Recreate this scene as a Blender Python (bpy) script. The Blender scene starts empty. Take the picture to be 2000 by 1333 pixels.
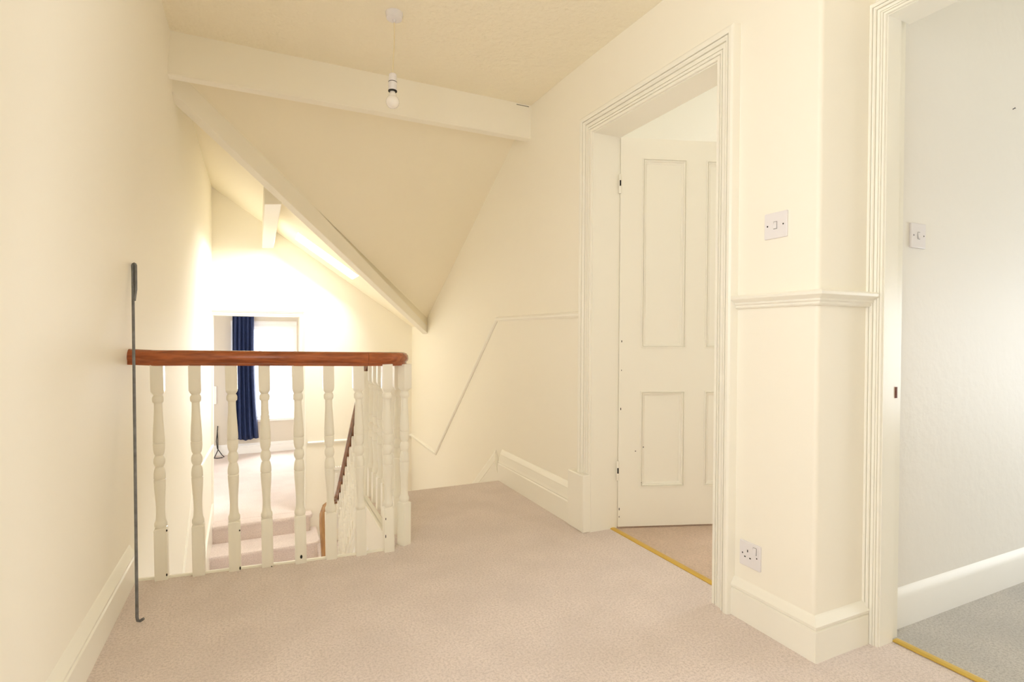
import bpy, bmesh, math, random
from mathutils import Vector, Matrix
random.seed(7)
SC = bpy.context.scene
COL = SC.collection

# ------------------------------------------------------------------ camera
YAW, PITCH, ROLL, FPX = 0.439326, -0.0114293, 0.0063680, 1056.84
F = Vector((math.sin(YAW)*math.cos(PITCH), math.cos(YAW)*math.cos(PITCH), math.sin(PITCH)))
R0 = Vector((math.cos(YAW), -math.sin(YAW), 0)); U0 = R0.cross(F)
R = R0*math.cos(ROLL)+U0*math.sin(ROLL); U = R.cross(F)
cd = bpy.data.cameras.new('camera'); cam = bpy.data.objects.new('camera', cd); COL.objects.link(cam)
cd.sensor_width = 36; cd.lens = FPX*36/2000; cd.clip_start = .02
cam.matrix_world = Matrix(((R.x, U.x, -F.x, 0), (R.y, U.y, -F.y, 0), (R.z, U.z, -F.z, 1.0), (0, 0, 0, 1)))
SC.camera = cam

# ------------------------------------------------------------------ light
VS = SC.view_settings
VS.view_transform = 'Standard'; VS.look = 'None'; VS.gamma = 1; VS.use_curve_mapping = False
VS.exposure = 0.05
W = bpy.data.worlds.new('sky'); SC.world = W; W.use_nodes = True
bg = W.node_tree.nodes['Background']; bg.inputs[0].default_value = (.93, .97, 1, 1); bg.inputs[1].default_value = 4.0

def area(name, loc, aim, sx, sy, power, col=(1, 1, 1)):
    l = bpy.data.lights.new(name, 'AREA'); l.shape = 'RECTANGLE'; l.size = sx; l.size_y = sy
    l.energy = power; l.color = col
    o = bpy.data.objects.new(name, l); COL.objects.link(o); o.location = loc
    d = Vector(aim)-Vector(loc); o.rotation_euler = d.to_track_quat('-Z', 'Y').to_euler()
    return o
# daylight entering by openings: skylight, far bedroom window, unseen window added to fill the landing, windows of both side rooms
SC.cycles.max_bounces = 16; SC.cycles.diffuse_bounces = 10
area('daylight_skylight', (.585+.17, 5.35, 1.72+.25), (.585, 5.35, 1.72), .62, .40, 66, (1, 1, .98))
area('daylight_far_window', (.10, 9.40, .42), (.10, 8, .30), 1.3, 1.75, 150, (.96, .98, 1))
area('added_landing_fill', (-.76, .30, 1.40), (1.5, .30, 1.5), 1.25, 1.3, 19, (.985, .99, .985))  # fill light for the landing, shining through an added unseen window
area('daylight_room_one', (4.95, 2.0, 1.5), (3, 2.0, 1.2), .9, 1.1, 22, (1, .98, .95))
area('daylight_room_two', (5.1, -.1, .85), (3, -.1, .45), 1.1, 1.0, 19, (.90, .95, 1))

# ------------------------------------------------------------------ materials
def mat(name, col, rough=.5, bump=0, bscale=60, var=None, vscale=3, metal=0, spec=.5, detail=6, dist=.002, coat=0):
    m = bpy.data.materials.new(name); m.use_nodes = True
    nt = m.node_tree; b = nt.nodes['Principled BSDF']
    b.inputs['Base Color'].default_value = (*col, 1); b.inputs['Roughness'].default_value = rough
    b.inputs['Metallic'].default_value = metal; b.inputs['Specular IOR Level'].default_value = spec
    b.inputs['Coat Weight'].default_value = coat
    tc = nt.nodes.new('ShaderNodeTexCoord')
    if var:
        n = nt.nodes.new('ShaderNodeTexNoise'); n.inputs['Scale'].default_value = vscale; n.inputs['Detail'].default_value = 5
        nt.links.new(tc.outputs['Object'], n.inputs['Vector'])
        r = nt.nodes.new('ShaderNodeValToRGB'); r.color_ramp.elements[0].position = .32; r.color_ramp.elements[1].position = .68
        r.color_ramp.elements[0].color = (*var, 1); r.color_ramp.elements[1].color = (*col, 1)
        nt.links.new(n.outputs['Fac'], r.inputs[0]); nt.links.new(r.outputs[0], b.inputs['Base Color'])
    if bump:
        n = nt.nodes.new('ShaderNodeTexNoise'); n.inputs['Scale'].default_value = bscale; n.inputs['Detail'].default_value = detail
        nt.links.new(tc.outputs['Object'], n.inputs['Vector'])
        bp = nt.nodes.new('ShaderNodeBump'); bp.inputs['Strength'].default_value = bump; bp.inputs['Distance'].default_value = dist
        nt.links.new(n.outputs['Fac'], bp.inputs['Height']); nt.links.new(bp.outputs[0], b.inputs['Normal'])
    return m

def carpet_mat(name, ca, cb, cc, pscale=420):
    m = bpy.data.materials.new(name); m.use_nodes = True
    nt = m.node_tree; b = nt.nodes['Principled BSDF']; b.inputs['Roughness'].default_value = .95
    b.inputs['Specular IOR Level'].default_value = .1
    b.inputs['Sheen Weight'].default_value = .25; b.inputs['Sheen Roughness'].default_value = .6
    tc = nt.nodes.new('ShaderNodeTexCoord')
    def noise(s, d):
        n = nt.nodes.new('ShaderNodeTexNoise'); n.inputs['Scale'].default_value = s; n.inputs['Detail'].default_value = d
        nt.links.new(tc.outputs['Object'], n.inputs['Vector']); return n
    n1 = noise(4.5, 4); n2 = noise(pscale, 3); n3 = noise(130, 4)
    r1 = nt.nodes.new('ShaderNodeValToRGB'); r1.color_ramp.elements[0].position = .38; r1.color_ramp.elements[1].position = .62
    r1.color_ramp.elements[0].color = (*cb, 1); r1.color_ramp.elements[1].color = (*ca, 1)
    nt.links.new(n1.outputs['Fac'], r1.inputs[0])
    mx = nt.nodes.new('ShaderNodeMix'); mx.data_type = 'RGBA'
    ad = nt.nodes.new('ShaderNodeMath'); ad.operation = 'ADD'
    nt.links.new(n2.outputs['Fac'], ad.inputs[0]); nt.links.new(n3.outputs['Fac'], ad.inputs[1])
    mr = nt.nodes.new('ShaderNodeMapRange'); mr.inputs[1].default_value = .90; mr.inputs[2].default_value = 1.22
    mr.inputs[3].default_value = 0; mr.inputs[4].default_value = .75
    nt.links.new(ad.outputs[0], mr.inputs[0]); nt.links.new(mr.outputs[0], mx.inputs[0])
    nt.links.new(r1.outputs[0], mx.inputs[6]); mx.inputs[7].default_value = (*cc, 1)
    nt.links.new(mx.outputs[2], b.inputs['Base Color'])
    bp = nt.nodes.new('ShaderNodeBump'); bp.inputs['Strength'].default_value = .7; bp.inputs['Distance'].default_value = .004
    nt.links.new(ad.outputs[0], bp.inputs['Height']); nt.links.new(bp.outputs[0], b.inputs['Normal'])
    return m

def wood_mat(name, ca, cb, rough=.22, axis=(3, 26, 26)):
    m = bpy.data.materials.new(name); m.use_nodes = True
    nt = m.node_tree; b = nt.nodes['Principled BSDF']; b.inputs['Roughness'].default_value = rough; b.inputs['Coat Weight'].default_value = .35
    b.inputs['Coat Roughness'].default_value = .15
    tc = nt.nodes.new('ShaderNodeTexCoord'); mp = nt.nodes.new('ShaderNodeMapping'); mp.inputs['Scale'].default_value = axis
    nt.links.new(tc.outputs['Object'], mp.inputs[0])
    n = nt.nodes.new('ShaderNodeTexNoise'); n.inputs['Scale'].default_value = 2.5; n.inputs['Detail'].default_value = 8; n.inputs['Distortion'].default_value = .6
    nt.links.new(mp.outputs[0], n.inputs['Vector'])
    r = nt.nodes.new('ShaderNodeValToRGB'); r.color_ramp.elements[0].position = .35; r.color_ramp.elements[1].position = .65
    r.color_ramp.elements[0].color = (*ca, 1); r.color_ramp.elements[1].color = (*cb, 1)
    nt.links.new(n.outputs['Fac'], r.inputs[0]); nt.links.new(r.outputs[0], b.inputs['Base Color'])
    return m

M = {}
M['wall'] = mat('cream_emulsion', (.925, .89, .795), .62, .12, 35, dist=.003)
M['ceil'] = mat('cream_textured_ceiling', (.925, .87, .72), .8, .9, 30, dist=.009, detail=3)
M['slope'] = mat('cream_sloping_plaster', (.925, .87, .72), .75, .25, 22, dist=.004, detail=3)
M['gloss'] = mat('cream_gloss_paint', (.91, .89, .81), .28, .06, 30, dist=.002)
M['beam'] = mat('cream_painted_beam', (.93, .90, .81), .5, .15, 40, dist=.002)
M['white'] = mat('white_wall_paint', (.86, .84, .80), .55, .45, 16, dist=.005, detail=8)
M['whitegloss'] = mat('white_gloss_paint', (.88, .87, .84), .45, .05, 30)
M['roomwall'] = mat('pale_room_paint', (.84, .83, .76), .65, .1, 30)
M['farwall'] = mat('pale_bedroom_paint', (.66, .60, .50), .65, .1, 30)
M['plastic'] = mat('white_plastic', (.82, .80, .83), .3, .02, 40)
M['plasticedge'] = mat('cream_tinted_plastic', (.86, .82, .72), .35, .02, 40)
M['dark'] = mat('dark_recess', (.012, .011, .01), .6)
M['chip'] = mat('chipped_paint', (.02, .018, .016), .8)
M['screw'] = mat('dull_screw_metal', (.10, .10, .11), .4, metal=.7)
M['brass'] = mat('brass_strip', (.78, .55, .13), .28, .05, 90, metal=.9)
M['steel'] = mat('galvanised_steel', (.24, .25, .27), .42, .1, 120, var=(.17, .17, .18), vscale=40, metal=.75)
M['rust'] = mat('rusty_tip', (.16, .05, .03), .7, .2, 200)
M['carpet'] = carpet_mat('beige_pink_carpet', (.885, .775, .73), (.81, .705, .66), (.56, .47, .43), 420)
M['carpetroom'] = carpet_mat('tan_carpet', (.74, .57, .45), (.68, .52, .40), (.50, .37, .27))
M['carpetgrey'] = carpet_mat('grey_carpet', (.62, .59, .55), (.55, .53, .50), (.33, .31, .29), 300)
M['rail'] = wood_mat('mahogany', (.26, .058, .013), (.44, .115, .028))
M['raildark'] = wood_mat('dark_mahogany', (.13, .048, .02), (.26, .10, .04), axis=(26, 4, 4))
M['railpale'] = wood_mat('pale_mahogany', (.26, .12, .04), (.40, .22, .09), axis=(26, 4, 4))  # paler brown for the wreath and lower rail
M['navy'] = mat('navy_cloth', (.018, .035, .12), .75, .3, 400, var=(.014, .028, .09), vscale=30)
M['flex'] = mat('ivory_flex', (.85, .74, .50), .4)
M['black'] = mat('black_rubber', (.015, .015, .016), .5)
M['opal'] = mat('opal_glass', (.90, .87, .84), .12, coat=.3)
gm = bpy.data.materials.new('window_glass'); gm.use_nodes = True
nt = gm.node_tree; nt.nodes.remove(nt.nodes['Principled BSDF'])
tr = nt.nodes.new('ShaderNodeBsdfTransparent'); gl = nt.nodes.new('ShaderNodeBsdfGlossy'); gl.inputs['Roughness'].default_value = .02
mx = nt.nodes.new('ShaderNodeMixShader'); mx.inputs[0].default_value = .06
nt.links.new(tr.outputs[0], mx.inputs[1]); nt.links.new(gl.outputs[0], mx.inputs[2]); nt.links.new(mx.outputs[0], nt.nodes['Material Output'].inputs[0])
M['glass'] = gm

# ------------------------------------------------------------------ helpers
def bm_obj(name, bm, m, parent=None, smooth=None, bevel=0, seg=2):
    me = bpy.data.meshes.new(name); bmesh.ops.recalc_face_normals(bm, faces=bm.faces[:]); bm.to_mesh(me); bm.free()
    me.materials.append(M[m])
    if smooth is not None:
        for p in me.polygons: p.use_smooth = True
        me.set_sharp_from_angle(angle=math.radians(smooth))
    o = bpy.data.objects.new(name, me); COL.objects.link(o)
    if parent:
        o.parent = parent
    if bevel:
        b = o.modifiers.new('bevel', 'BEVEL'); b.width = bevel; b.segments = seg; b.limit_method = 'ANGLE'; b.angle_limit = math.radians(40)
        if smooth is None:
            for p in me.polygons: p.use_smooth = True
            me.set_sharp_from_angle(angle=math.radians(40))
    return o

def box(bm, x0, x1, y0, y1, z0, z1):
    v = [bm.verts.new((x, y, z)) for x in (x0, x1) for y in (y0, y1) for z in (z0, z1)]
    for f in ((0, 1, 3, 2), (4, 6, 7, 5), (0, 4, 5, 1), (2, 3, 7, 6), (0, 2, 6, 4), (1, 5, 7, 3)):
        bm.faces.new([v[i] for i in f])

def boxes(name, bl, m, parent=None, bevel=0, seg=2, smooth=None):
    bm = bmesh.new()
    for b in bl: box(bm, *b)
    return bm_obj(name, bm, m, parent, smooth, bevel, seg)

def prism(bm, poly, d):
    """poly: coplanar 3D points, extruded by vector d"""
    d = Vector(d); n = len(poly)
    a = [bm.verts.new(Vector(p)) for p in poly]; b = [bm.verts.new(Vector(p)+d) for p in poly]
    bm.faces.new(a[::-1]); bm.faces.new(b)
    for i in range(n): bm.faces.new((a[i], a[(i+1) % n], b[(i+1) % n], b[i]))

def sweep(bm, path, prof, axis, caps=True, closed=True):
    """profile (a,b): a along the mitred in-plane perpendicular, b along axis"""
    axis = Vector(axis).normalized(); path = [Vector(p) for p in path]; N = len(path); ps = []
    for i in range(N-1): ps.append(axis.cross(path[i+1]-path[i]).normalized())
    rings = []
    for i in range(N):
        if i == 0: m = ps[0]
        elif i == N-1: m = ps[-1]
        else:
            s = ps[i-1]+ps[i]; m = s/(1+ps[i-1].dot(ps[i]))
        rings.append([bm.verts.new(path[i]+m*a+axis*b) for a, b in prof])
    k = len(prof)
    for i in range(N-1):
        for j in range(k if closed else k-1):
            bm.faces.new((rings[i][j], rings[i][(j+1) % k], rings[i+1][(j+1) % k], rings[i+1][j]))
    if caps:
        bm.faces.new(rings[0][::-1]); bm.faces.new(rings[-1])

def tube(bm, path, r, n=10):
    path = [Vector(p) for p in path]; rings = []
    for i, p in enumerate(path):
        t = (path[min(i+1, len(path)-1)]-path[max(i-1, 0)]).normalized()
        ref = Vector((0, 1, 0)) if abs(t.y) < .9 else Vector((1, 0, 0))
        u = t.cross(ref).normalized(); v = t.cross(u); rr = r[i] if isinstance(r, (list, tuple)) else r
        rings.append([bm.verts.new(p+u*rr*math.cos(2*math.pi*k/n)+v*rr*math.sin(2*math.pi*k/n)) for k in range(n)])
    for a, b in zip(rings, rings[1:]):
        for k in range(n): bm.faces.new((a[k], a[(k+1) % n], b[(k+1) % n], b[k]))
    bm.faces.new(rings[0][::-1]); bm.faces.new(rings[-1])

def lathe(bm, prof, n=24, c=(0, 0, 0), square=None):
    """prof rows (z, r[, squareness 0..1])"""
    rings = []
    for row in prof:
        z, r = row[:2]; sq = row[2] if len(row) > 2 else 0
        ring = []
        for k in range(n):
            t = 2*math.pi*k/n; cx, sy = math.cos(t), math.sin(t)
            q = r*((1-sq)+sq/max(abs(cx), abs(sy)))
            ring.append(bm.verts.new((c[0]+q*cx, c[1]+q*sy, c[2]+z)))
        rings.append(ring)
    for a, b in zip(rings, rings[1:]):
        for k in range(n): bm.faces.new((a[k], a[(k+1) % n], b[(k+1) % n], b[k]))
    bm.faces.new(rings[0][::-1]); bm.faces.new(rings[-1])

def thing(name, label, cat, loc=(0, 0, 0), group=None):
    o = bpy.data.objects.new(name, None); COL.objects.link(o); o.location = loc; o.empty_display_size = .05
    return tag(o, label, cat, group)
def tag(o, label, cat, group=None):
    o['label'] = label; o['category'] = cat
    if group: o['group'] = group
    return o
def struct(o, label=None):
    o['kind'] = 'structure'
    if label: o['label'] = label
    return o
def at(o, root):
    """keep world position of a mesh built in world coordinates under a moved Empty"""
    o.parent = root; o.matrix_parent_inverse = Matrix.Translation(root.location).inverted(); return o

# ------------------------------------------------------------------ shell
XL = -.465; XA = 1.56; XS = 1.53; YF = 5.84; ZC = 2.42; ZL = -1.15; ZR = -.80
ZB = -2.7
k1 = .558; S1 = lambda y: 2.28-k1*(y-3.236)
k2 = .674; S2 = lambda x: 2.379-k2*(x+.396)

# landing floor: front edge follows the balustrade
edge = [(-.47, 2.610), (-.355, 2.592), (-.222, 2.575), (-.089, 2.562), (.036, 2.548), (.168, 2.53), (.294, 2.52), (.421, 2.51), (.53, 2.507), (.585, 2.53), (.612, 2.58), (.615, 2.70)]
bm = bmesh.new()
prism(bm, [(-.47, -1.6, 0), (1.9, -1.6, 0), (1.9, 1.12, 0), (1.665, 1.12, 0), (1.665, 3.385, 0), (.615, 3.385, 0)]+[(x, y, 0) for x, y in edge[::-1]], (0, 0, -.22))
struct(bm_obj('floor', bm, 'carpet'), 'beige pink fitted carpet of the landing')
boxes('floor_room_one', [(1.668, 4.9, 1.24, 2.9, -.2, -.002)], 'carpetroom'); struct(bpy.data.objects['floor_room_one'], 'tan carpet beyond the panelled door')
boxes('floor_room_two', [(1.9, 4.9, -1.6, 1.12, -.2, .0)], 'carpetgrey'); struct(bpy.data.objects['floor_room_two'], 'worn grey carpet of the white room')

# left wall, leaning in gently above rail height
bm = bmesh.new(); rows = []
zs = [ZB, ZL, 0, .5, .9, 1.2, 1.5, 1.8, 2.1, 2.45, 2.7]
ys = [.90, 1.0, 1.6, 2.2, 2.6, 3.0, 3.6, 4.4, 5.2, 5.84]
def xleft(y, z):
    far = min(1, max(0, (y-2.6)/3.24)); lean = .095*max(0, min(1.5, z-.9))/1.5
    near = XL+lean
    return near*(1-far)+(-.393)*far
for y in ys: rows.append([bm.verts.new((xleft(y, z), y, z)) for z in zs])
rows2 = [[bm.verts.new((-.65, y, z)) for z in zs] for y in ys]
for g in (rows, rows2):
    for a, b in zip(g, g[1:]):
        for i in range(len(zs)-1): bm.faces.new((a[i], a[i+1], b[i+1], b[i]))
for i in range(len(ys)-1):
    bm.faces.new((rows[i][0], rows[i+1][0], rows2[i+1][0], rows2[i][0])); bm.faces.new((rows[i][-1], rows2[i][-1], rows2[i+1][-1], rows[i+1][-1]))
for i in range(len(zs)-1):
    bm.faces.new((rows[0][i], rows2[0][i], rows2[0][i+1], rows[0][i+1])); bm.faces.new((rows[-1][i], rows[-1][i+1], rows2[-1][i+1], rows2[-1][i]))
# part behind the camera with an opening added for the landing fill light
WY0, WY1, WZ0, WZ1 = -.30, .90, .8, 2.05
box(bm, -.65, XL, -1.7, WY1, -.22, WZ0); box(bm, -.65, XL+.08, -1.7, WY1, WZ1, 2.7); box(bm, -.65, XL, -1.7, WY0, WZ0, WZ1)
struct(bm_obj('wall_left', bm, 'wall', smooth=30), 'cream painted wall running past the balustrade')
struct(boxes('wall_back', [(-.65, 2.0, -1.7, -1.6, -.22, 2.7)], 'wall'), 'cream end wall of the landing')

# pier between the two doorways, rounded outer corner
bm = bmesh.new()
r = .014; arc = [(XA+r-r*math.cos(t), 1.106+r-r*math.sin(t)) for t in [i*math.pi/2/6 for i in range(7)]]
poly = [(1.66, 1.49), (XA, 1.49)]+arc+[(1.83, 1.106), (1.83, 1.24), (1.66, 1.24)]
prism(bm, [(x, y, 0) for x, y in poly], (0, 0, 3.0))
struct(bm_obj('wall_pier', bm, 'wall', smooth=35), 'cream pier with rounded corner between the two doorways')
# right wall: door head + stair wall
bm = bmesh.new()
prism(bm, [(XA, 1.49, 2.05), (1.66, 1.49, 2.05), (1.66, 2.34, 2.05), (XS+.004, 2.34, 2.05)], (0, 0, .95))
prism(bm, [(XS+.004, 2.34, ZB), (1.66, 2.34, ZB), (1.66, YF+.1, ZB), (XS, YF+.1, ZB), (XS, 2.6, ZB)], (0, 0, 3.0-ZB))
struct(bm_obj('wall_right', bm, 'wall'), 'cream wall beside the stair flight')
# wall of door two (parallel to right wall, set back)
DY0, DY1 = .27, 1.062
struct(boxes('wall_set_back', [(1.82, 1.92, DY1+.02, 1.107, 0, 2.6), (1.82, 1.92, DY0-.02, DY1+.02, 2.05, 2.6), (1.82, 1.92, -1.6, DY0-.02, 0, 2.6)], 'wall'), 'cream wall holding the second doorway')
struct(boxes('wall_white_room', [(1.83, 4.9, 1.12, 1.24, -.2, 3.0)], 'white'), 'uneven white wall seen through the second doorway')
struct(boxes('wall_room_two', [(4.9, 5.0, -1.7, -.7, -.2, 2.6), (4.9, 5.0, .5, 1.24, -.2, 2.6), (4.9, 5.0, -.7, .5, -.2, .35), (4.9, 5.0, -.7, .5, 1.45, 2.6), (1.92, 5.0, -1.7, -1.6, -.2, 2.6)], 'white'), 'white outer walls of the second room')
struct(boxes('wall_room_one', [(1.66, 4.9, 2.9, 3.0, -.2, 2.9), (4.9, 5.0, 1.24, 1.55, -.2, 2.9), (4.9, 5.0, 2.45, 3.0, -.2, 2.9), (4.9, 5.0, 1.55, 2.45, -.2, .9), (4.9, 5.0, 1.55, 2.45, 2.1, 2.9)], 'roomwall'), 'pale walls of the room behind the panelled door')
struct(boxes('ceiling_room_one', [(1.66, 5.0, 1.24, 3.0, 2.9, 3.0)], 'roomwall'), 'pale ceiling of the room behind the panelled door')
struct(boxes('ceiling_room_two', [(1.9, 5.0, -1.7, 1.24, 2.45, 2.55)], 'slope'), 'cream ceiling of the second room')  # unseen; cream picked to bounce warm light onto the wall top
# flat ceiling
struct(boxes('ceiling', [(-.65, 1.95, -1.7, 3.05, ZC, ZC+.1)], 'ceil'), 'cream textured flat ceiling of the landing')

# sloping ceilings (valley): right plane falls away from the beam, left plane falls to the right and holds the skylight
rv = Vector((1.874, 2.038, 0)).normalized(); rn = Vector((2.038, -1.874, 0)).normalized()
P0 = Vector((-.312, 3.239, 0))
def onv(x):  # plan point of the rafter's right face
    t = (x-P0.x)/rv.x; return P0.x+rv.x*t, P0.y+rv.y*t
bm = bmesh.new()
a0 = onv(-.56); a1 = onv(1.62)
pts = [(-.56, 3.03), (1.62, 3.03), (1.62, a1[1]+.03), (a1[0]-.03, a1[1]+.03), (a0[0]-.02, a0[1]+.03)]
prism(bm, [(x, y, S1(y)) for x, y in pts], (0, 0, .12))
struct(bm_obj('ceiling_slope_right', bm, 'slope'), 'large cream triangular sloping ceiling under the beam')
# skylight opening in the left slope
SX0, SX1, SY0, SY1 = .32, .85, 5.16, 5.54
bm = bmesh.new()
def vy(x, off=.0): return onv(x)[1]-off
xs = [-.56, SX0, SX1, 1.6]
for xa, xb in zip(xs, xs[1:]):
    ya, yb = vy(xa), vy(xb)
    if xa == SX0:
        q = [[(xa, ya), (xb, yb), (xb, SY0), (xa, SY0)], [(xa, SY1), (xb, SY1), (xb, 5.9), (xa, 5.9)]]
    else: q = [[(xa, ya), (xb, yb), (xb, 5.9), (xa, 5.9)]]
    for poly in q: prism(bm, [(x, y, S2(x)) for x, y in poly], (0, 0, .12))
struct(bm_obj('ceiling_slope_left', bm, 'slope'), 'cream sloping ceiling with the skylight')
# skylight
w1 = bpy.data.objects.new('window_1', None); COL.objects.link(w1); w1.location = (.585, 5.35, S2(.585)); struct(w1, 'slim white framed skylight in the sloping ceiling')
bm = bmesh.new(); nn = Vector((k2, 0, 1)).normalized()
sk = [Vector((x, y, S2(x))) for x, y in ((SX0, SY0), (SX1, SY0), (SX1, SY1), (SX0, SY1), (SX0, SY0))]
for a, b in zip(sk, sk[1:]):
    sweep(bm, [a+nn*.06, b+nn*.06], [(0, 0), (.018, 0), (.018, .03), (0, .03)], nn)
at(bm_obj('window_frame', bm, 'whitegloss'), w1)
bm = bmesh.new(); prism(bm, [p+nn*.075 for p in sk[:4]], nn*.004); at(bm_obj('pane', bm, 'glass'), w1)

# main beam
b = tag(boxes('ceiling_beam', [(-.45, XS+.005, 3.0, 3.062, 2.215, ZC+.005)], 'beam', bevel=.004), 'deep cream painted beam crossing the ceiling from wall to wall', 'beam')
o = boxes('crack', [(1.43, 1.515, 2.9994, 3.004, 2.4085, 2.4115)], 'chip', b)
# valley rafter
bm = bmesh.new(); p0 = onv(-.43); p1 = onv(1.545)
def rz(x): return 2.189+(x+.375)*(1.01-2.189)/(1.53+.375)
q0, q1 = Vector((*p0, rz(-.43))), Vector((*p1, rz(1.545)))
prism(bm, [q0, q1, q1+Vector((0, 0, .22)), q0+Vector((0, 0, .22))], -rn*.06)
tag(bm_obj('valley_rafter', bm, 'beam', bevel=.003), 'cream painted valley rafter running diagonally down from the beam', 'beam')
# purlin
bm = bmesh.new()
prism(bm, [(.038, 3.85, 1.832), (.138, 3.80, 1.832), (.138, 3.80, S2(.138)+.03), (.038, 3.85, S2(.038)+.03)], (0, 2.0, 0))
tag(bm_obj('purlin', bm, 'beam', bevel=.003), 'short cream purlin end hanging under the slope left of the skylight', 'beam')

# far wall with doorway down to the bedroom
FX0, FX1, FZ1 = -.383, .378, 1.165
struct(boxes('wall_far', [(-.65, FX0, YF, YF+.11, ZB, 2.6), (FX1, 1.66, YF, YF+.11, ZB, 2.6), (FX0, FX1, YF, YF+.11, FZ1, 2.6), (FX0, FX1, YF, YF+.11, ZB, ZR-.2)], 'wall'), 'bright cream far wall of the stairwell')
# bedroom beyond
YB = 9.0
struct(boxes('floor_bedroom', [(-2, 2.4, YF+.105, YB, ZR-.2, ZR), (FX0, FX1, YF+.001, YF+.105, ZR-.195, ZR)], 'carpet'), 'sunlit beige carpet of the bedroom beyond the stairs')
WX0, WX1, WB, WT = -.36, .545, -.30, 1.115
struct(boxes('wall_bedroom', [(-2, WX0, YB, YB+.14, ZR-.2, 1.8), (WX1, 2.4, YB, YB+.14, ZR-.2, 1.8), (WX0, WX1, YB, YB+.14, ZR-.2, WB), (WX0, WX1, YB, YB+.14, WT, 1.8),
      (-2.1, -2, YF, YB+.14, ZR-.2, 1.8), (2.4, 2.5, YF, YB+.14, ZR-.2, 1.8)], 'farwall'), 'beige walls of the bedroom beyond the stairs')
struct(boxes('ceiling_bedroom', [(-2.1, 2.5, YF+.1, YB+.14, 1.6, 1.7)], 'farwall'), 'beige ceiling of the bedroom beyond the stairs')
# stairwell bottom
struct(boxes('floor_half_landing', [(-.45, XS, 4.85, YF, ZL-.2, ZL)], 'carpet'), 'carpeted half landing below')
struct(boxes('wall_under_landing', [(-.6, -.1, 2.05, 2.15, ZB, -.2), (1.0, 1.66, 2.05, 2.15, ZB, -.2), (-.1, 1.0, 2.05, 2.15, -.7, -.2), (-.1, 1.0, 2.05, 2.15, ZB, -1.75)], 'wall'), 'cream wall under the landing with an opening added for light')  # hidden opening added so sky light reaches the sloping ceilings
struct(boxes('floor_lower', [(-.6, 1.66, 2.05, YF, ZB-.1, ZB)], 'carpet'), 'carpet at the foot of the lower flight')

# bedroom window
w2 = bpy.data.objects.new('window_2', None); COL.objects.link(w2); w2.location = (.09, YB, WB); struct(w2, 'white framed bedroom window beside the navy curtain')
def wf(name, bl, m='whitegloss', bev=.003):
    o = boxes(name, bl, m, bevel=bev); return at(o, w2)
wf('window_frame', [(WX0, WX1, YB+.05, YB+.11, WB, WB+.05), (WX0, WX1, YB+.05, YB+.11, WT-.06, WT), (WX0, WX0+.05, YB+.05, YB+.11, WB+.05, WT-.06), (WX1-.05, WX1, YB+.05, YB+.11, WB+.05, WT-.06)], bev=0)
wf('window_sill', [(WX0-.04, WX1+.04, YB-.04, YB+.052, WB-.03, WB+.006)])
wf('pane', [(WX0+.05, WX1-.05, YB+.078, YB+.083, WB+.05, WT-.06)], 'glass', 0)
bm = bmesh.new()
sweep(bm, [(WX0, YB, WT), (WX1, YB, WT)], [(0, 0), (.07, 0), (.07, .012), (.05, .02), (.02, .014), (0, .014)], (0, -1, 0))
at(bm_obj('window_architrave', bm, 'whitegloss'), w2)
# unseen window added around the landing fill light
w3 = bpy.data.objects.new('window_added', None); COL.objects.link(w3); w3.location = (-.6, .30, .8); struct(w3, 'unseen white framed window added to light the landing')
at(boxes('window_frame', [(-.6, -.55, WY0, WY1, WZ0, WZ0+.05), (-.6, -.55, WY0, WY1, WZ1-.05, WZ1), (-.6, -.55, WY0, WY0+.05, WZ0+.05, WZ1-.05), (-.6, -.55, WY1-.05, WY1, WZ0+.05, WZ1-.05)], 'whitegloss'), w3)
at(boxes('pane', [(-.578, -.574, WY0+.05, WY1-.05, WZ0+.05, WZ1-.05)], 'glass'), w3)

# ------------------------------------------------------------------ skirtings, dados, architraves
BASE = [(0, 0), (.022, 0), (.022, .100), (.017, .104), (.020, .110), (.020, .118), (.013, .127), (.007, .137), (.004, .146), (0, .150)]
def neg(p): return [(-a, b) for a, b in p]
bm = bmesh.new(); sweep(bm, [(XL, -1.6, 0), (XL, 2.60, 0)], neg(BASE), (0, 0, 1))
struct(bm_obj('baseboard_left', bm, 'gloss', smooth=28), 'cream moulded skirting along the left wall')
BP = [(0, 0), (.018, 0), (.018, .094), (.012, .097), (.019, .103), (.020, .112), (.012, .122), (.007, .132), (0, .137)]
bm = bmesh.new(); sweep(bm, [(XA, 1.49, 0), (XA, 1.106, 0), (1.80, 1.106, 0)], neg(BP), (0, 0, 1))
struct(bm_obj('baseboard_pier', bm, 'gloss', smooth=28), 'cream moulded skirting wrapped round the pier')
BW = [(0, 0), (.018, 0), (.018, .10), (.012, .112), (.006, .124), (0, .13)]
bm = bmesh.new(); sweep(bm, [(1.93, 1.12, 0), (4.9, 1.12, 0)], neg(BW), (0, 0, 1))
struct(bm_obj('baseboard_white_room', bm, 'whitegloss', smooth=28), 'white skirting of the second room')
# tall double-moulded skirting by the stairs, turning down with the flight
BS = [(0, 0), (.036, 0), (.036, .112), (.030, .118), (.033, .124), (.026, .142), (.026, .150), (.018, .170), (.018, .178), (.010, .192), (.004, .204), (0, .207)]
bm = bmesh.new(); sweep(bm, [(XS, 3.40, 0), (XS, 2.43, 0)], neg(BS), (0, 0, 1))
struct(bm_obj('baseboard_stair', bm, 'gloss', smooth=28), 'tall cream double moulded skirting beside the stair head')
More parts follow.
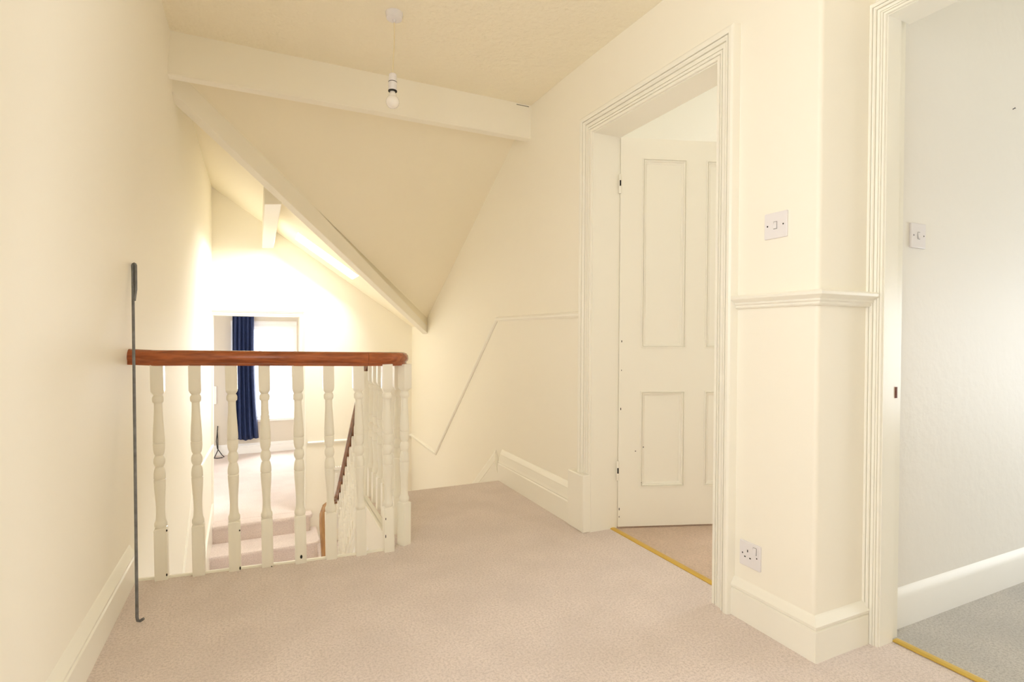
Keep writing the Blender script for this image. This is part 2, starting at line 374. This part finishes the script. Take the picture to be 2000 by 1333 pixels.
# raking skirt: mouldings in wall plane (axis = -X normal), a = up
def flip(p): return [(b, a) for a, b in p]
RK = [(.0, 0), (.207, 0), (.204, .004), (.192, .010), (.178, .018), (.170, .018), (.150, .026), (.142, .026), (.124, .033), (.118, .03), (.112, .034), (-.15, .034), (-.15, 0)]
bm = bmesh.new(); sweep(bm, [(XS, 4.95, -1.15-.02), (XS, 3.385, .02)], [(a, b) for a, b in RK[1:]], (-1, 0, 0))
struct(bm_obj('trim_1', bm, 'gloss', smooth=28), 'raking cream skirting following the flight down')
# dado on stair wall
DD = [(0, 0), (0, .006), (.006, .009), (.010, .013), (.021, .014), (.025, .010), (.029, .008), (.032, 0)]
bm = bmesh.new()
sweep(bm, [(XS, YF, -.125), (XS, 4.93, -.145), (XS, 3.497, 1.093), (XS, 2.37, 1.093)], DD, (-1, 0, 0))
struct(bm_obj('trim_2', bm, 'gloss', smooth=28), 'thin cream dado rail stepping down the stair wall')
# dado wrapping the pier
DP = [(0, 1.098), (.010, 1.098), (.014, 1.103), (.012, 1.108), (.020, 1.113), (.018, 1.118), (.028, 1.124), (.036, 1.130), (.037, 1.138), (.030, 1.144), (0, 1.146)]
bm = bmesh.new(); sweep(bm, [(XA, 1.4135, 0), (XA, 1.106, 0), (1.803, 1.106, 0)], neg(DP), (0, 0, 1))
struct(bm_obj('trim_3', bm, 'gloss', smooth=28), 'thick cream dado rail wrapping round the pier')
# far-wall dado and left wall dado
bm = bmesh.new(); sweep(bm, [(.46, YF, -.13), (XS, YF, -.13)], DD, (0, -1, 0)); struct(bm_obj('trim_4', bm, 'gloss', smooth=28), 'cream dado rail on the far wall')
bm = bmesh.new(); sweep(bm, [(-.436, 3.5, -.98), (-.43, 4.52, -.10), (-.39, YF, -.09)], DD, (1, 0, 0)); struct(bm_obj('trim_5', bm, 'gloss', smooth=28), 'cream dado rail dropping along the left stairwell wall')
bm = bmesh.new(); prism(bm, [(-.40, 5.84, -.62), (-.41, 5.30, -.80), (-.41, 4.80, -1.0), (-.42, 4.0, -1.6), (-.42, 4.0, -2.1), (-.40, 4.8, -1.3), (-.40, 5.84, -1.2)], (.022, 0, 0)); struct(bm_obj('trim_6', bm, 'gloss'), 'cream skirting stepping down the left stairwell wall')

# architraves: a = outwards from the opening, b = proud of wall
AR = [(.004, 0), (.004, .016), (.006, .019), (.018, .019), (.0185, .012), (.022, .012), (.0225, .019), (.027, .022), (.032, .022), (.0325, .013), (.036, .013), (.0365, .021), (.052, .023), (.0525, .016), (.056, .016), (.0565, .026), (.062, .031), (.070, .032), (.0705, .022), (.074, .022), (.0745, .033), (.080, .037), (.092, .038), (.100, .034), (.102, .028), (.102, 0)]
def casing(name, x, y0, y1, zt, wl, wr, proud=1.0, parent=None, foot=0, dx=0):
    bm = bmesh.new(); s = wl/.102
    sweep(bm, [(x-dx, y1, foot), (x-dx, y1, zt), (x, y0, zt), (x, y0, 0)], [(a*s, b*proud) for a, b in AR], (-1, 0, 0))
    return bm_obj(name, bm, 'gloss', parent, smooth=28)
DN0, DN1, DNT = 1.51, 2.30, 2.02
casing('trim_7', XA, DN0, DN1, DNT, .095, .07, dx=.024); struct(bpy.data.objects['trim_7'], 'cream reeded architrave round the panelled door')
struct(boxes('trim_8', [(1.483, XS+.02, 2.302, 2.455, 0, .293)], 'gloss', bevel=.006), 'cream plinth block at the foot of the door architrave')
bm = bmesh.new(); xa, xb = 1.527, 1.551
prism(bm, [(xa, DN1, 0), (1.69, DN1, 0), (1.69, DN1+.03, 0), (xa, DN1+.03, 0)], (0, 0, DNT+.03)); prism(bm, [(xb, DN0, 0), (1.69, DN0, 0), (1.69, DN0-.03, 0), (xb, DN0-.03, 0)], (0, 0, DNT+.03))
prism(bm, [(xb, DN0, DNT), (1.69, DN0, DNT), (1.69, DN1, DNT), (xa, DN1, DNT)], (0, 0, .03))
struct(bm_obj('trim_9', bm, 'gloss'), 'cream door lining of the panelled door')
casing('trim_10', 1.82, DY0, DY1, 2.025, .052, .07, .75); struct(bpy.data.objects['trim_10'], 'cream reeded architrave round the second doorway')
struct(boxes('trim_11', [(1.815, 1.885, DY1, DY1+.025, 0, 2.05), (1.815, 1.93, DY0-.025, DY0, 0, 2.05), (1.815, 1.93, DY0, DY1, 2.025, 2.05), (1.885, 1.93, DY1+.012, DY1+.03, 0, 2.05)], 'gloss'), 'cream door lining of the second doorway')
# far doorway architrave
bm = bmesh.new(); sweep(bm, [(FX1, YF, ZR), (FX1, YF, FZ1), (FX0, YF, FZ1), (FX0, YF, ZR)], [(-a*.62, b*.7) for a, b in AR][::-1], (0, -1, 0))
struct(bm_obj('trim_12', bm, 'gloss', smooth=28), 'cream architrave round the bedroom doorway')
bm = bmesh.new(); sweep(bm, [(-2, YB, ZR), (2.4, YB, ZR)], neg(BASE), (0, 0, 1)); struct(bm_obj('baseboard_bedroom', bm, 'whitegloss', smooth=28), 'pale skirting under the bedroom window')
# brass threshold strips
TH = [(-.016, 0), (-.016, .003), (-.006, .006), (.006, .006), (.016, .003), (.016, 0)]
for nm, pa, lb in (('trim_13', [(1.664, DN0, 0), (1.664, DN1, 0)], 'brass carpet strip under the panelled door'), ('trim_14', [(1.9, DY0, .002), (1.9, DY1, .002)], 'brass carpet strip in the second doorway')):
    bm = bmesh.new(); sweep(bm, pa, TH, (0, 0, 1)); struct(bm_obj(nm, bm, 'brass'), lb)

# ------------------------------------------------------------------ panelled door (opens into room one)
HG = Vector((1.690, 2.292, 0)); du = Vector((.944, -.330, 0)).normalized()
d1 = bpy.data.objects.new('door_1', None); COL.objects.link(d1); d1.location = HG; d1.rotation_euler = (0, 0, math.atan2(du.y, du.x))
struct(d1, 'cream four panel door standing ajar')
DWd, DH, DT = .765, 2.018, .036     # local: x along leaf, y>0 away from landing
cols = [(.116, .352), (.462, .655)]; rws = [(.213, .711), (.938, 1.916)]
bl = [(0, cols[0][0], 0, DT, .008, DH), (cols[1][1], DWd, 0, DT, .008, DH)]
for z0, z1 in ((.008, rws[0][0]), (rws[0][1], rws[1][0]), (rws[1][1], DH)): bl.append((cols[0][0], cols[1][1], 0, DT, z0, z1))
for z0, z1 in rws: bl.append((cols[0][1], cols[1][0], 0, DT, z0, z1))
boxes('door_leaf', bl, 'gloss', d1)
for x0, x1 in cols:
    for z0, z1 in rws:
        boxes('panel', [(x0, x1, .012, DT-.012, z0, z1)], 'gloss', d1)
        bm = bmesh.new()
        pr = [(-.001, -.002), (-.001, .005), (.004, .006), (.005, -.003), (.008, -.003), (.009, .003), (.014, .001), (.015, -.007), (.019, -.008), (.024, -.010), (.025, -.013)]
        c = [(x0, 0, z0), (x1, 0, z0), (x1, 0, z1), (x0, 0, z1)]
        ax = Vector((0, -1, 0)); rings = []
        for ix, (cx, cz) in enumerate(((x0, z0), (x1, z0), (x1, z1), (x0, z1))):
            sx = 1 if cx == x0 else -1; sz = 1 if cz == z0 else -1
            rings.append([bm.verts.new((cx+sx*a, -b, cz+sz*a)) for a, b in pr])
        for i in range(4):
            A, B = rings[i], rings[(i+1) % 4]
            for j in range(len(pr)-1): bm.faces.new((A[j], A[j+1], B[j+1], B[j]))
        bm_obj('panel_moulding', bm, 'gloss', d1, smooth=25)
for z in (.30, 1.78):
    bm = bmesh.new(); lathe(bm, [(z-.05, .006), (z-.048, .007), (z+.048, .007), (z+.05, .006)], 10, (-.004, -.004, 0))
    o = bm_obj('hinge', bm, 'gloss', d1, smooth=40); o['label'] = 'painted butt hinge with chipped knuckle'
    boxes('hinge_chip', [(-.009, -.002, -.0135, -.0105, z-.012, z+.016)], 'chip', o)
for s, z, w, h in ((.012, .97, .004, .010), (.010, .62, .004, .012), (.006, .10, .004, .012), (.006, .06, .003, .008), (.012, .82, .003, .006), (.09, .40, .006, .004), (.125, .235, .010, .004), (.132, .42, .004, .006)):
    boxes('paint_chip', [(s-w/2, s+w/2, -.0006, .002, z-h/2, z+h/2)], 'chip', d1)

# ------------------------------------------------------------------ stair carpet steps
st = thing('staircase', 'beige carpeted stairs dropping from the landing and rising again to the bedroom', 'staircase', (1.09, 3.385, -1.15))
def step(x0, x1, yf, yb, z, zb, rr=0, name='step', sgn=1):
    """carpeted step: nosing at yf facing -Y*sgn; tread runs to yb"""
    bm = bmesh.new(); n = .018
    pr = [(yb, z)]
    for i in range(7):
        t = i*math.pi/6; pr.append((yf-sgn*(.006+n*math.sin(t)), z-n+n*math.cos(t)))
    pr += [(yf, z-2*n-.004), (yf, zb), (yb, zb)]
    prism(bm, [(x0, y, zz) for y, zz in pr], (x1-x0, 0, 0))
    return at(bm_obj(name, bm, 'carpet', smooth=40), st)
G, RS = .205, 1.15/7
for i in range(1, 7):
    step(.66, XS, 3.385+G*i, 3.385+G*(i-1)-.0, -RS*i, -RS*i-.35, sgn=-1)
# two steps up to the bedroom, rounded free end
def bull(x0, x1, yf, yb, z, zb, rr):
    bm = bmesh.new(); n = .02
    out = [(x0, yb), (x0, yf)]+[(x1-rr+rr*math.sin(t), yf+rr-rr*math.cos(t)) for t in [i*math.pi/2/8 for i in range(9)]]+[(x1, yb)]
    def ins(k):
        r2 = rr-k
        return [(x0, yb), (x0, yf+k)]+[(x1-rr+r2*math.sin(t), yf+rr-r2*math.cos(t)) for t in [i*math.pi/2/8 for i in range(9)]]+[(x1-k, yb)]
    lv = [(ins(n+.004), zb), (ins(n+.004), z-2*n-.006), (ins(n*.3), z-2*n), (ins(0), z-n), (ins(n*.3), z-n*.3), (ins(n), z)]
    rings = [[bm.verts.new((x, y, zz)) for x, y in p] for p, zz in lv]
    k = len(out)
    for a, b in zip(rings, rings[1:]):
        for j in range(k): bm.faces.new((a[j], a[(j+1) % k], b[(j+1) % k], b[j]))
    bm.faces.new(rings[0][::-1]); bm.faces.new(rings[-1])
    return at(bm_obj('step', bm, 'carpet', smooth=40), st)
bull(-.392, .50, 5.70, 5.838, ZR, ZL+.1, .05)
bull(-.392, .545, 5.40, 5.838, -.972, ZL, .09)
# lower flight going down towards the camera on the left
for i in range(1, 8):
    y1 = 4.85-G*(i-1)
    step(-.42, .46, y1-G, y1, ZL-RS*i, ZL-RS*i-.4, sgn=1)

# ------------------------------------------------------------------ balustrade
bal = thing('balustrade', 'mahogany handrail on cream turned balusters guarding the stairwell', 'balustrade', (.1, 2.53, 0))
H = .86
PROF = [(0, .0225, 1), (.236, .0225, 1), (.240, .0215, .6), (.243, .0190, 0), (.250, .0225), (.258, .0228), (.266, .0222), (.272, .0195), (.280, .0175), (.30, .0160), (.325, .0155), (.355, .0162),
        (.39, .0182), (.43, .0205), (.462, .0214), (.4655, .0190), (.470, .0216), (.49, .0213), (.505, .0195), (.517, .0165), (.522, .0138), (.526, .0165), (.529, .0172), (.531, .0178), (.537, .0200), (.546, .0208), (.556, .0205), (.565, .0183), (.571, .0155),
        (.574, .0138), (.585, .0182), (.60, .0205), (.618, .0213), (.629, .0212), (.632, .0188), (.636, .0211), (.66, .0208), (.70, .0192), (.74, .0170), (.78, .0152), (.808, .0147), (.815, .0150), (.820, .0195), (.829, .0208), (.839, .0204), (.846, .0178), (.850, .0150), (.855, .0175, 0), (.862, .0215, .5), (.872, .0225, 1), (1, .0225, 1)]
bm = bmesh.new(); lathe(bm, [(r[0]*H, *r[1:]) for r in PROF], 24)
bo = bm_obj('baluster', bm, 'gloss', smooth=38); bmesh_b = bo.data
first = [True]
def baluster(x, y, z0, z1, lean=0, rot=0):
    o = bo if first[0] else bo.copy()
    if not first[0]: COL.objects.link(o)
    first[0] = False
    o.scale = (1, 1, (z1-z0)/H); o.rotation_euler = (0, -math.atan2(lean, z1-z0), rot) if not rot else (0, 0, rot)
    o.location = Vector((x, y, z0))-bal.location; o.parent = bal
    return o
FB = [(-.355, 2.572), (-.222, 2.556), (-.089, 2.545), (.036, 2.531), (.168, 2.513), (.294, 2.503), (.421, 2.491)]
TOPS = [.867, .866, .864, .862, .860, .858, .856]
for (x, y), zt in zip(FB, TOPS): baluster(x+.004, y+.012, -.005, zt+.012, .016)
baluster(.548, 2.492, -.005, .862, .012)
baluster(.632, 2.540, -.005, .858, 0, math.radians(28))
RY = [2.70, 2.84, 2.98, 3.115, 3.25, 3.383]
for i, y in enumerate(RY): baluster(.638, y, -.03, .852-.006*i)
# handrail profile: a sideways, b up (bottom at 0)
HR = [(-.024, 0), (-.027, .006), (-.025, .012), (-.027, .017), (-.033, .022), (-.036, .032), (-.034, .046), (-.026, .057), (-.012, .062), (.012, .062), (.026, .057), (.034, .046), (.036, .032), (.033, .022), (.027, .017), (.025, .012), (.027, .006), (.024, 0)]
path = [(-.475, 2.598, .873)]+[(x-.013, y+.012, z) for (x, y), z in zip(FB, TOPS)]
bm = bmesh.new(); sweep(bm, path+[(.452, 2.501, .8555)], HR, (0, 0, 1))
o = at(bm_obj('handrail', bm, 'rail', smooth=40), bal)
cx, cy, rr = .50, 2.634, .133
arcp = [(.452, 2.501, .8555), (.50, cy-rr, .855)]+[(cx+rr*math.sin(t), cy-rr*math.cos(t), .855-.006*t/1.57) for t in [i*math.pi/2/10 for i in range(1, 11)]]
arcp += [(.636, 2.80, .845), (.637, 3.0, .835), (.637, 3.2, .825), (.636, 3.42, .815)]
bm = bmesh.new(); sweep(bm, arcp, HR, (0, 0, 1)); o = at(bm_obj('handrail_bend', bm, 'rail', smooth=40), bal)
# raking rail of the flight, wreath and lower rail
rk = [(.634, 3.42, .815), (.632, 3.50, .76), (.630, 3.60, .66)]+[(.630, 3.6+.1*i, .66-.09*i) for i in range(1, 12)]
rk += [(.630, 4.80, -.40), (.630, 4.88, -.455)]
bm = bmesh.new(); sweep(bm, rk, [(a*1.1-.006, b*1.15-.012) for a, b in HR], (0, 0, 1)); at(bm_obj('raking_handrail', bm, 'raildark', smooth=40), bal)
wr = [(.63, 4.88, -.475), (.615, 4.945, -.50), (.575, 4.985, -.525), (.535, 4.97, -.56), (.515, 4.93, -.61), (.508, 4.86, -.68), (.506, 4.7, -.85), (.506, 4.4, -1.15), (.506, 4.0, -1.5)]
bm = bmesh.new(); sweep(bm, wr, [(a*.85, b) for a, b in HR], (0, 0, 1)); at(bm_obj('wreath_handrail', bm, 'railpale', smooth=40), bal)
# newels
NP = [(0, .034, 1), (.28, .034, 1), (.285, .030, .3), (.295, .036), (.31, .036), (.32, .028), (.40, .030), (.52, .036), (.56, .037), (.565, .034), (.575, .037), (.60, .036), (.62, .030), (.63, .030), (.66, .038), (.67, .033), (.68, .036), (.85, .030), (.88, .034), (.9, .030), (.92, .034), (.94, .030), (1.0, .032)]
for (x, y, z0, z1) in ((.634, 3.49, -.35, .765), (.595, 4.945, -1.3, -.48)):
    bm = bmesh.new(); lathe(bm, [(z0+r[0]*(z1-z0), *r[1:]) for r in NP], 24, (x, y, 0)); at(bm_obj('newel_post', bm, 'gloss', smooth=38), bal)
# balusters of the raking flight
for i in range(12):
    y = 3.60+.108*i; zr = .66-.9*(y-3.6)-.02
    baluster(.640, y, zr-.80, zr+.008)
# strings
bm = bmesh.new(); prism(bm, [(.588, 3.40, -.26), (.588, 3.40, -.004), (.588, 2.66, -.004), (.588, 2.66, -.26)], (.028, 0, 0))
at(bm_obj('landing_string', bm, 'gloss'), bal)
bm = bmesh.new(); sweep(bm, [(.588, 3.44, -.004), (.588, 2.60, -.004)], [(.002, 0), (-.014, .0), (-.017, -.006), (-.014, -.014), (-.006, -.02), (.002, -.022)], (0, 0, 1)); at(bm_obj('string_moulding', bm, 'gloss', smooth=40), bal)
bm = bmesh.new(); prism(bm, [(.60, 3.46, -.02), (.60, 4.93, -1.34), (.60, 4.93, -1.62), (.60, 3.46, -.30)], (.06, 0, 0)); at(bm_obj('raking_string', bm, 'gloss', bevel=.004), bal)
for dz in (.0, -.07, -.14):
    bm = bmesh.new(); sweep(bm, [(.60, 3.46, -.05+dz), (.60, 4.93, -1.37+dz)], [(-.012, 0), (.012, 0), (.008, .012), (-.008, .012)], (-1, 0, 0)); at(bm_obj('string_bead', bm, 'gloss'), bal)
# cream nosing strip under the front balusters
bm = bmesh.new(); sweep(bm, [(x, y, 0) for x, y in edge[:9]], [(-.012, -.10), (.004, -.10), (.010, .0), (.006, .006), (-.006, .006), (-.012, .0)], (0, 0, 1)); at(bm_obj('nosing_strip', bm, 'gloss', smooth=40), bal)
# chipped paint on the balusters
for x, y, z, w, h, f in ((-.332, 2.561, .20, .006, .010, 0), (-.332, 2.561, .02, .006, .012, 0), (.172, 2.5018, .03, .010, .018, 0), (.035+.02, 2.5198, .0, .005, .01, 0), (.530, 2.4693, .155, .004, .012, 0), (.530, 2.4693, .075, .004, .018, 0), (-.068, 2.5338, .17, .006, .008, 0), (-.066, 2.5338, .01, .006, .016, 0)):
    bm = bmesh.new(); lathe(bm, [(0, .5), (.0012, .42)], 7)
    for v in bm.verts: v.co = Vector((v.co.x*w, -v.co.z+0, v.co.y*h)); v.co += Vector((x, y+.0004, z))
    at(bm_obj('paint_chip', bm, 'chip'), bal)

# ------------------------------------------------------------------ loft pole
bm = bmesh.new()
a, b = Vector((-.374, 2.215, .012)), Vector((-.436, 2.51, 1.262))
ax = (b-a).normalized(); sd = Vector((1, -.2, 0)).normalized()
lp = [a+Vector((.020, -.006, .004)), a+Vector((.010, -.003, -.003)), a+Vector((.002, 0, -.002)), a+Vector((0, 0, .01)), a.lerp(b, .5), a.lerp(b, .87)]
lp += [b-ax*.02, b-ax*.004, b+sd*.0015+ax*.001, b+sd*.005+ax*.0035, b+sd*.0085+ax*.001, b+sd*.010-ax*.004, b+sd*.010-ax*.02, b+sd*.0095-ax*.10, b+sd*.004-ax*.145]
tube(bm, lp, .0050, 10)
lpo = bm_obj('loft_pole', bm, 'steel', smooth=60); tag(lpo, 'thin grey steel loft pole with looped end leaning by the handrail', 'pole')

# ------------------------------------------------------------------ pendant lamp
pd = thing('pendant_light', 'white ceiling rose and flex with a bare opal bulb', 'pendant light', (.545, 2.405, ZC))
bm = bmesh.new(); lathe(bm, [(-.030, .005), (-.0295, .028), (-.026, .034), (-.004, .0375), (0, .0375)], 32, (.545, 2.405, ZC)); at(bm_obj('ceiling_rose', bm, 'plastic', smooth=40), pd)
bm = bmesh.new(); lathe(bm, [(-.042, .004), (-.040, .007), (-.032, .008), (-.029, .008)], 16, (.545, 2.405, ZC)); at(bm_obj('cord_grip', bm, 'plastic', smooth=40), pd)
bm = bmesh.new(); tube(bm, [(.545, 2.405, ZC-.035), (.546, 2.405, 2.34), (.545, 2.405, 2.27), (.5415, 2.406, 2.21), (.5395, 2.406, 2.15)], .0028, 8); at(bm_obj('cord', bm, 'flex', smooth=60), pd)
c = (.5393, 2.406, 0)
bm = bmesh.new(); lathe(bm, [(2.077, .0175), (2.0785, .0185), (2.1135, .0180), (2.1145, .0165), (2.1165, .0165), (2.1175, .0178), (2.148, .0165), (2.152, .012), (2.153, .004)], 24, c); lh = at(bm_obj('lamp_holder', bm, 'plastic', smooth=35), pd)
bm = bmesh.new(); lathe(bm, [(2.1145, .0182), (2.1150, .0190), (2.1160, .0190), (2.1166, .0182)], 24, c); o = bm_obj('shadow_gap', bm, 'screw', smooth=35); o.parent = lh
bm = bmesh.new(); lathe(bm, [(2.0735, .0170), (2.0740, .0195), (2.0775, .0195), (2.078, .0175)], 24, c); o = bm_obj('skirt_ring', bm, 'dark', smooth=35); o.parent = lh
bm = bmesh.new()
pr = [(2.073, .0105), (2.068, .0125), (2.060, .0155), (2.050, .0185), (2.043, .0225)]
for i in range(0, 11):
    t = math.radians(40+i*14); pr.append((2.0285+.0295*math.cos(t), max(.0008, .0295*math.sin(t))))
lathe(bm, pr, 32, c); at(bm_obj('bulb', bm, 'opal', smooth=60), pd)

# ------------------------------------------------------------------ switches and socket
def faceplate(name, label, cat, org, ux, w, h, nrm, grp=None):
    """org centre of plate on wall; ux horizontal unit (viewer's right); nrm out of wall"""
    root = thing(name, label, cat, org, grp)
    ux = Vector(ux); nz = Vector((0, 0, 1)); nrm = Vector(nrm)
    root.matrix_world = Matrix(((ux.x, nz.x, nrm.x, org[0]), (ux.y, nz.y, nrm.y, org[1]), (ux.z, nz.z, nrm.z, org[2]), (0, 0, 0, 1)))
    bm = bmesh.new(); box(bm, -w/2, w/2, -h/2, h/2, 0, .0078); bm_obj('plate', bm, 'plastic', root, bevel=.0022, seg=3)
    return root
def screws(root, pts):
    for x, y in pts:
        bm = bmesh.new(); lathe(bm, [(.0076, .0042), (.0081, .0040)], 14, (x, y, 0)); s = bm_obj('screw', bm, 'plastic', root)
        bm = bmesh.new(); lathe(bm, [(.0080, .0028), (.0084, .0026)], 12, (x, y, 0)); s2 = bm_obj('screw_slot', bm, 'dark', s)
def rocker(root, x, y, w, h):
    bm = bmesh.new(); box(bm, x-w/2-.0012, x+w/2+.0012, y-h/2-.0012, y+h/2+.0012, .0074, .0081); bm_obj('rocker_gap', bm, 'screw', root)
    bm = bmesh.new(); v = [(x-w/2, y-h/2, .0120), (x+w/2, y-h/2, .0120), (x+w/2, y+h/2, .0088), (x-w/2, y+h/2, .0088)]
    prism(bm, v, (0, 0, -.0042)); bm_obj('rocker', bm, 'plastic', root, bevel=.0006)
sw = faceplate('light_switch', 'white single light switch above the dado rail on the cream pier', 'light switch', (XA, 1.257, 1.369), (0, -1, 0), .086, .086, (-1, 0, 0))
screws(sw, ((-.030, 0), (.030, 0))); rocker(sw, 0, 0, .0115, .0225)
s2 = faceplate('light_switch', 'white single light switch on the white wall of the second room', 'light switch', (2.092, 1.12, 1.356), (1, 0, 0), .086, .086, (0, -1, 0))
screws(s2, ((-.030, 0), (.030, 0))); rocker(s2, 0, 0, .0115, .0225)
so = faceplate('power_socket', 'white single switched power socket above the pier skirting', 'power socket', (XA, 1.345, .236), (0, -1, 0), .087, .087, (-1, 0, 0))
screws(so, ((-.030, 0), (.030, -.001)))
for x, y, w, h in ((-.0085, .012, .0040, .0085), (-.0195, -.0105, .0066, .0042), (.0025, -.0105, .0066, .0042)):
    bm = bmesh.new(); box(bm, x-w/2, x+w/2, y-h/2, y+h/2, .0076, .0082); bm_obj('pin_hole', bm, 'dark', so)
rocker(so, .0215, .021, .0125, .0225)

# latch keep on the second door lining, nail in the white wall
tag(boxes('latch_keep', [(1.8765, 1.8865, DY1-.0025, DY1+.001, .802, .838), (1.879, 1.8845, DY1-.0032, DY1-.0022, .812, .828)], 'rust'), 'small rusty latch keep on the second door lining', 'latch')
bm = bmesh.new(); tube(bm, [(2.735, 1.125, 1.915), (2.735, 1.114, 1.918), (2.735, 1.112, 1.9185)], [.002, .002, .004], 8); tag(bm_obj('nail', bm, 'steel'), 'small nail left in the white wall', 'nail')

# ------------------------------------------------------------------ bedroom things
cu = thing('curtain', 'navy blue curtain gathered at the side of the bedroom window', 'curtain', (-.2, 8.86, -.55))
bm = bmesh.new(); nx, nz_ = 64, 14; g = []
for j in range(nz_+1):
    v = j/nz_; z = 1.32-v*1.89; row = []
    x0 = -.335-.005*v; x1 = -.055+.075*v*v
    for i in range(nx+1):
        u = i/nx; am = .030*(.55+.45*v)
        y = 8.87+am*math.sin(u*2*math.pi*5.2+.6*math.sin(v*2))+.010*math.sin(u*31+v*3)
        row.append(bm.verts.new((x0+(x1-x0)*u+.004*math.sin(u*40+v*2), y, z+.012*math.sin(u*9)*v)))
    g.append(row)
for a, b in zip(g, g[1:]):
    for i in range(nx): bm.faces.new((a[i], a[i+1], b[i+1], b[i]))
o = at(bm_obj('cloth', bm, 'navy', smooth=80), cu); sm = o.modifiers.new('solid', 'SOLIDIFY'); sm.thickness = .004
bm = bmesh.new(); tube(bm, [(-.5, 8.89, 1.345), (.75, 8.89, 1.345)], .011, 12); at(bm_obj('curtain_pole', bm, 'whitegloss', smooth=40), cu)
for x in (-.48, .72): at(boxes('pole_bracket', [(x-.012, x+.012, 8.885, 9.0, 1.325, 1.365)], 'whitegloss'), cu)

tag(boxes('wall_box', [(-.66, -.545, YB-.05, YB, -.04, .225)], 'whitegloss', bevel=.006), 'white box on the bedroom wall left of the curtain', 'wall box')
bm = bmesh.new()
cp = [(-.527, 8.965, -.36), (-.535, 8.95, -.48), (-.545, 8.94, -.58), (-.53, 8.92, -.68), (-.47, 8.88, -.77), (-.44, 8.84, -.793), (-.46, 8.79, -.793), (-.52, 8.77, -.793), (-.57, 8.80, -.793), (-.56, 8.86, -.793), (-.52, 8.90, -.70), (-.525, 8.93, -.55), (-.533, 8.955, -.42)]
tube(bm, cp, .006, 8); tag(bm_obj('cable', bm, 'black', smooth=60), 'black looped cable hanging to the bedroom carpet', 'cable')

# radiator on the far wall
rd = thing('radiator', 'white panel radiator with grille top on the far stairwell wall', 'radiator', (1.02, 5.79, -1.05))
bm = bmesh.new(); box(bm, .70, 1.34, 5.757, 5.80, -1.0, -.40)
for i in range(15):
    x = .72+.041*i; box(bm, x, x+.022, 5.748, 5.758, -.97, -.43)
at(bm_obj('panel', bm, 'whitegloss', bevel=.003), rd)
for i in range(26): at(boxes('grille_slat', [(.70+.0246*i, .712+.0246*i, 5.752, 5.83, -.40, -.372)], 'whitegloss'), rd)
at(boxes('grille_rail', [(.70, 1.34, 5.75, 5.757, -.395, -.365)], 'whitegloss'), rd)
for x in (.74, 1.30): at(boxes('bracket', [(x-.015, x+.015, 5.80, YF, -.9, -.5), ], 'whitegloss'), rd)
